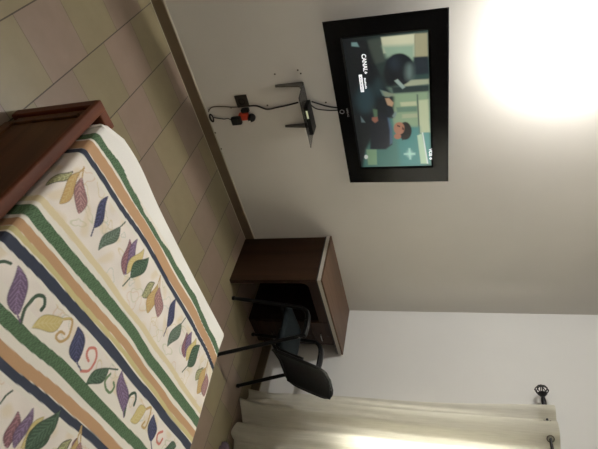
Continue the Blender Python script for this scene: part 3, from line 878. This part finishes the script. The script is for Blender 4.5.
# ------------------------------------------------------------------ socket, plugs and cables
so = tag(empty('wall_socket', (-2.208, 0, .360)), 'dark square wall socket plate below the glass shelf', 'socket')
bm = bmesh.new(); box(bm, -.043, .043, -.010, 0, -.043, .043, .004); obj('plate', bm, M_socket, so)
bm = bmesh.new(); lathe(bm, [(.020, 0), (.022, .002), (.018, .002), (.017, 0)], 20, Matrix.Translation((0, -.0095, 0)) @ Matrix.Rotation(PI / 2, 4, 'X')); obj('socket_ring', bm, M_black, so)
bm = bmesh.new(); box(bm, -2.160, -2.134, -.035, -.001, .340, .395, .006)
tag(obj('plug', bm, M_black), 'black plug pressed in between socket plate and orange adapter', 'plug')
op = tag(empty('plug_adapter', (-2.105, -.001, .36)), 'orange multi plug adapter beside the wall socket', 'adapter')
bm = bmesh.new(); box(bm, -.024, .026, -.035, 0, -.045, .020, .006); obj('body', bm, M_orange, op)
bm = bmesh.new(); box(bm, -.018, .014, -.045, -.0355, -.006, .016, .004); obj('outlet_face', bm, M_orange, op)
ad = tag(empty('power_adapter', (-2.098, -.037, .305)), 'black box power adapter hanging below the orange plug', 'adapter')
bm = bmesh.new(); box(bm, -.026, .030, -.034, 0, -.040, .030, .008); obj('body', bm, M_black, ad)
bm = bmesh.new()
tube(bm, [(-.002, -.012, -.038), (-.006, .012, -.075), (.004, .028, -.11), (-.006, .028, -.15), (-.016, .028, -.186)], .0032, 8, 6)
for k in range(2):
    tube(bm, [(-.016 + (.026 + .004 * k) * math.cos(a * PI / 8), .027 - .005 * k, -.198 + (.010 + .003 * k) * math.sin(a * PI / 8) ) for a in range(17)], .0042, 6, caps=False)
obj('cord', bm, M_cable, ad, smooth=True)
bp_ = tag(empty('black_plug', (-2.085, -.001, .395)), 'round black plug at the end of the television cable beside the orange adapter', 'plug')
bm = bmesh.new(); lathe(bm, [(0, 0), (.026, 0), (.027, .02), (.018, .042), (.012, .05), (0, .05)], 16, Matrix.Translation((0, 0, 0)) @ Matrix.Rotation(PI / 2, 4, 'X')); obj('body', bm, M_cable, bp_, smooth=True, autosmooth=40)
bm = bmesh.new(); lathe(bm, [(0, 0), (.006, 0), (.005, .002), (0, .002)], 10, Matrix.Translation((.006, -.0505, -.004)) @ Matrix.Rotation(PI / 2, 4, 'X')); obj('indicator', bm, M_white, bp_)
def cable(name, P, r, label, m=None):
    bm = bmesh.new(); tube(bm, P, r, 8, 8)
    tag(obj(name, bm, m or M_cable, smooth=True), label, 'cable')
cable('power_cable', CAB1, .0055, 'black cable running along the wall from socket up to the glass shelf')
cable('power_cable', CAB2, .005, 'upper black cable between the receiver box and the television')
cable('power_cable', CAB3, .004, 'lower thin black cable between the receiver box and the television')
cable('surface_cable', CAB4, .0035, 'thin grey cable clipped to the wall from socket down to the skirting', M_cable2)

# ------------------------------------------------------------------ lamp
LX, LZ = -2.37, 2.30
lamp = tag(empty('wall_lamp', (LX, 0, LZ)), 'bright bare bulb lamp on the wall above the television', 'lamp')
bm = bmesh.new(); lathe(bm, [(0, .0), (.045, 0), (.045, .012), (.026, .022), (.022, .045), (0, .045)], 24, Matrix.Rotation(PI / 2, 4, 'X')); obj('lamp_base', bm, M_white, lamp, smooth=True, autosmooth=40)
bm = bmesh.new(); bmesh.ops.create_uvsphere(bm, u_segments=14, v_segments=8, radius=.032); bmesh.ops.translate(bm, vec=(0, -.082, 0), verts=bm.verts)
bmesh.ops.scale(bm, vec=(1, 1.25, 1), space=Matrix.Translation((0, .082, 0)), verts=bm.verts)
obj('bulb', bm, emitmat('bulb_glow', LAMPCOL, LAMPS), lamp, smooth=True)

# ------------------------------------------------------------------ curtain and rod
RX, RZ = -.10, 2.247
rod = tag(empty('curtain_rod', (RX, -.80, RZ)), 'black curtain rod with a crown shaped finial on the right wall', 'curtain rod')
bm = bmesh.new(); tube(bm, [(0, 0, 0), (0, -1.95, 0)], .0095, 12); obj('rod', bm, M_iron, rod, smooth=True, autosmooth=50)
bm = bmesh.new()
Fm = Matrix.Translation((0, -.022, 0)) @ Matrix.Rotation(-PI / 2, 4, 'X')   # local +z -> +y
lathe(bm, [(0, -.06), (.016, -.06), (.017, -.02), (.014, .0), (.012, .012), (.026, .026), (.034, .036), (.03, .040), (0, .040)], 20, Fm)
for k in range(8):
    a = 2 * PI * k / 8; c, s = math.cos(a), math.sin(a)
    tube(bm, [Fm @ Vector((.020 * c, .020 * s, .036)), Fm @ Vector((.040 * c, .040 * s, .052)), Fm @ Vector((.043 * c, .043 * s, .068)), Fm @ Vector((.028 * c, .028 * s, .088)), Fm @ Vector((.004 * c, .004 * s, .099))], .0038, 6, 4)
    lathe(bm, [(0, -.007), (.006, -.003), (.006, .003), (0, .007)], 8, Matrix.Translation(Fm @ Vector((.043 * c, .043 * s, .066))))
lathe(bm, [(0, -.009), (.007, -.005), (.008, 0), (.006, .006), (0, .01)], 12, Matrix.Translation(Fm @ Vector((0, 0, .10))))
obj('finial', bm, M_iron, rod, smooth=True, autosmooth=40)
for yy in (-.13, -1.9):
    bm = bmesh.new(); tube(bm, [(.0, yy, 0), (.03, yy, -.012), (.099, yy, -.012)], .007, 8); lathe(bm, [(0, 0), (.024, 0), (.024, .006), (0, .006)], 16, Matrix.Translation((.0995, yy, -.012)) @ Matrix.Rotation(-PI / 2, 4, 'Y'))
    bmesh.ops.translate(bm, vec=(0, .0, 0), verts=bm.verts)
    obj('bracket', bm, M_iron, rod, smooth=True, autosmooth=40)

cur = tag(empty('curtain', (RX, -.88, 0)), 'cream sheer eyelet curtain hanging from the black rod', 'curtain')
ey0, ep = -.985, .128
Y0, Y1 = -.892, -2.62
def cx(y, z):
    t = z / 2.3
    top = .040 * math.sin(PI * (y - ey0) / ep) * (-1 if y > ey0 else 1)
    dy = y + .05 * math.sin(y * 3.1 + 1) * (1 - t) ** 1.0
    low = .030 * math.sin(PI * (dy - ey0) / ep + .4 * math.sin(y * 5) * (1 - t)) + .013 * math.sin(dy * 47 + z * .8) + .008 * math.sin(dy * 93 + 1.3 * z)
    w = t ** 1.5
    return top * w + low * (1 - w) * 1.0 + .004 * math.sin(dy * 70) + (.012 * (1 - t) )
bm = bmesh.new()
nz, ny = 90, 420
g = []
for k in range(nz + 1):
    t = k / nz
    zz = 2.305 * t ** 1.0
    row = []
    for i in range(ny + 1):
        y = Y0 + (Y1 - Y0) * i / ny
        zb = .012 + .022 * (1 + math.sin(y * 31)) * .5
        z = zb + (2.305 - zb) * t
        x = cx(y, z)
        fl = max(0, 1 - z / .22)
        x -= fl * fl * (.03 + .03 * math.sin(y * 29 + 1)) 
        yy = y + (.012 * math.sin(z * 2.2) if t < 1 else 0) * (1 - t) + fl * .02 * math.sin(y * 40)
        if i < 30: yy += (1 - i / 30.) * (.010 * math.sin(z * 3.3) - .025 * (1 - t))
        row.append(bm.verts.new((min(x, .085), yy + .88, z)))
    g.append(row)
for k in range(nz):
    for i in range(ny): bm.faces.new((g[k][i], g[k][i + 1], g[k + 1][i + 1], g[k + 1][i]))
clo = obj('cloth', bm, M_sheer, cur, smooth=True)
# heading band and hem, a second layer of the same voile
bm = bmesh.new()
for z0, z1 in ((2.195, 2.305),):
    gg = []
    for k in range(5):
        z = z0 + (z1 - z0) * k / 4
        gg.append([bm.verts.new((cx(Y0 + (Y1 - Y0) * i / ny, z) - .0015, Y0 + (Y1 - Y0) * i / ny + .88, z)) for i in range(ny + 1)])
    for k in range(4):
        for i in range(ny): bm.faces.new((gg[k][i], gg[k][i + 1], gg[k + 1][i + 1], gg[k + 1][i]))
obj('heading', bm, M_sheer, cur, smooth=True)
k = 0
y = ey0
while y > Y1 + .05:
    sl = .040 * PI / ep * math.cos(PI * (y - ey0) / ep)
    nrm = Vector((1, -sl, 0)).normalized()
    R = Matrix.Translation((cx(y, RZ), y + .88, RZ)) @ nrm.to_track_quat('Z', 'Y').to_matrix().to_4x4()
    bm = bmesh.new()
    lathe(bm, [(.018, -.003), (.025, -.003), (.026, 0), (.025, .003), (.018, .003), (.017, 0), (.018, -.003)], 20, R)
    obj('eyelet', bm, M_ring, cur, smooth=True)
    y -= ep

# small purple cloth at the foot of the curtain
bm = bmesh.new()
bmesh.ops.create_icosphere(bm, subdivisions=4, radius=1)
for v in bm.verts:
    n = v.co.normalized(); k = 1 + .12 * math.sin(n.x * 9 + n.y * 7) + .08 * math.sin(n.z * 17 + n.x * 11)
    v.co = Vector((n.x * .045 * k, n.y * .08 * k, max(n.z, -.45) * .04 * k + .0225))
mz = min(v.co.z for v in bm.verts)
for v in bm.verts: v.co.z -= mz
tag(obj('cloth_bundle', bm, M_purple, smooth=True, loc=(-.22, -1.49, .001)), 'crumpled purple cloth on the floor at the hem of the curtain', 'cloth')

# ------------------------------------------------------------------ light, world, camera
w = bpy.data.worlds.new('World'); scene.world = w; w.use_nodes = True
bg = w.node_tree.nodes['Background']
bg.inputs[0].default_value = (1.0, .97, .86, 1); bg.inputs[1].default_value = WORLD

f, pan, tilt, roll = 483.8, CAM[1], CAM[2], CAM[3]
Cc = Vector(CAM[4:7])
F = Vector((math.sin(pan) * math.cos(tilt), math.cos(pan) * math.cos(tilt), math.sin(tilt)))
Rv = F.cross(Vector((0, 0, 1))).normalized(); Up = Rv.cross(F)
R2 = Rv * math.cos(roll) + Up * math.sin(roll); U2 = Up * math.cos(roll) - Rv * math.sin(roll)
cd = bpy.data.cameras.new('camera'); cam = bpy.data.objects.new('camera', cd); COL.objects.link(cam)
# the phone was held on its side, so "up" in the room points to the right of the frame
m3 = Matrix((U2, -R2, -F)).transposed()
cam.matrix_world = Matrix.Translation(Cc) @ m3.to_4x4()
cd.sensor_width = 36; cd.lens = CAM[0] * 100 / 598 * 36; cd.clip_start = .02
scene.camera = cam
scene.view_settings.view_transform = 'Standard'; scene.view_settings.look = 'None'
scene.view_settings.gamma = 1; scene.view_settings.use_curve_mapping = False
scene.view_settings.exposure = EXPO
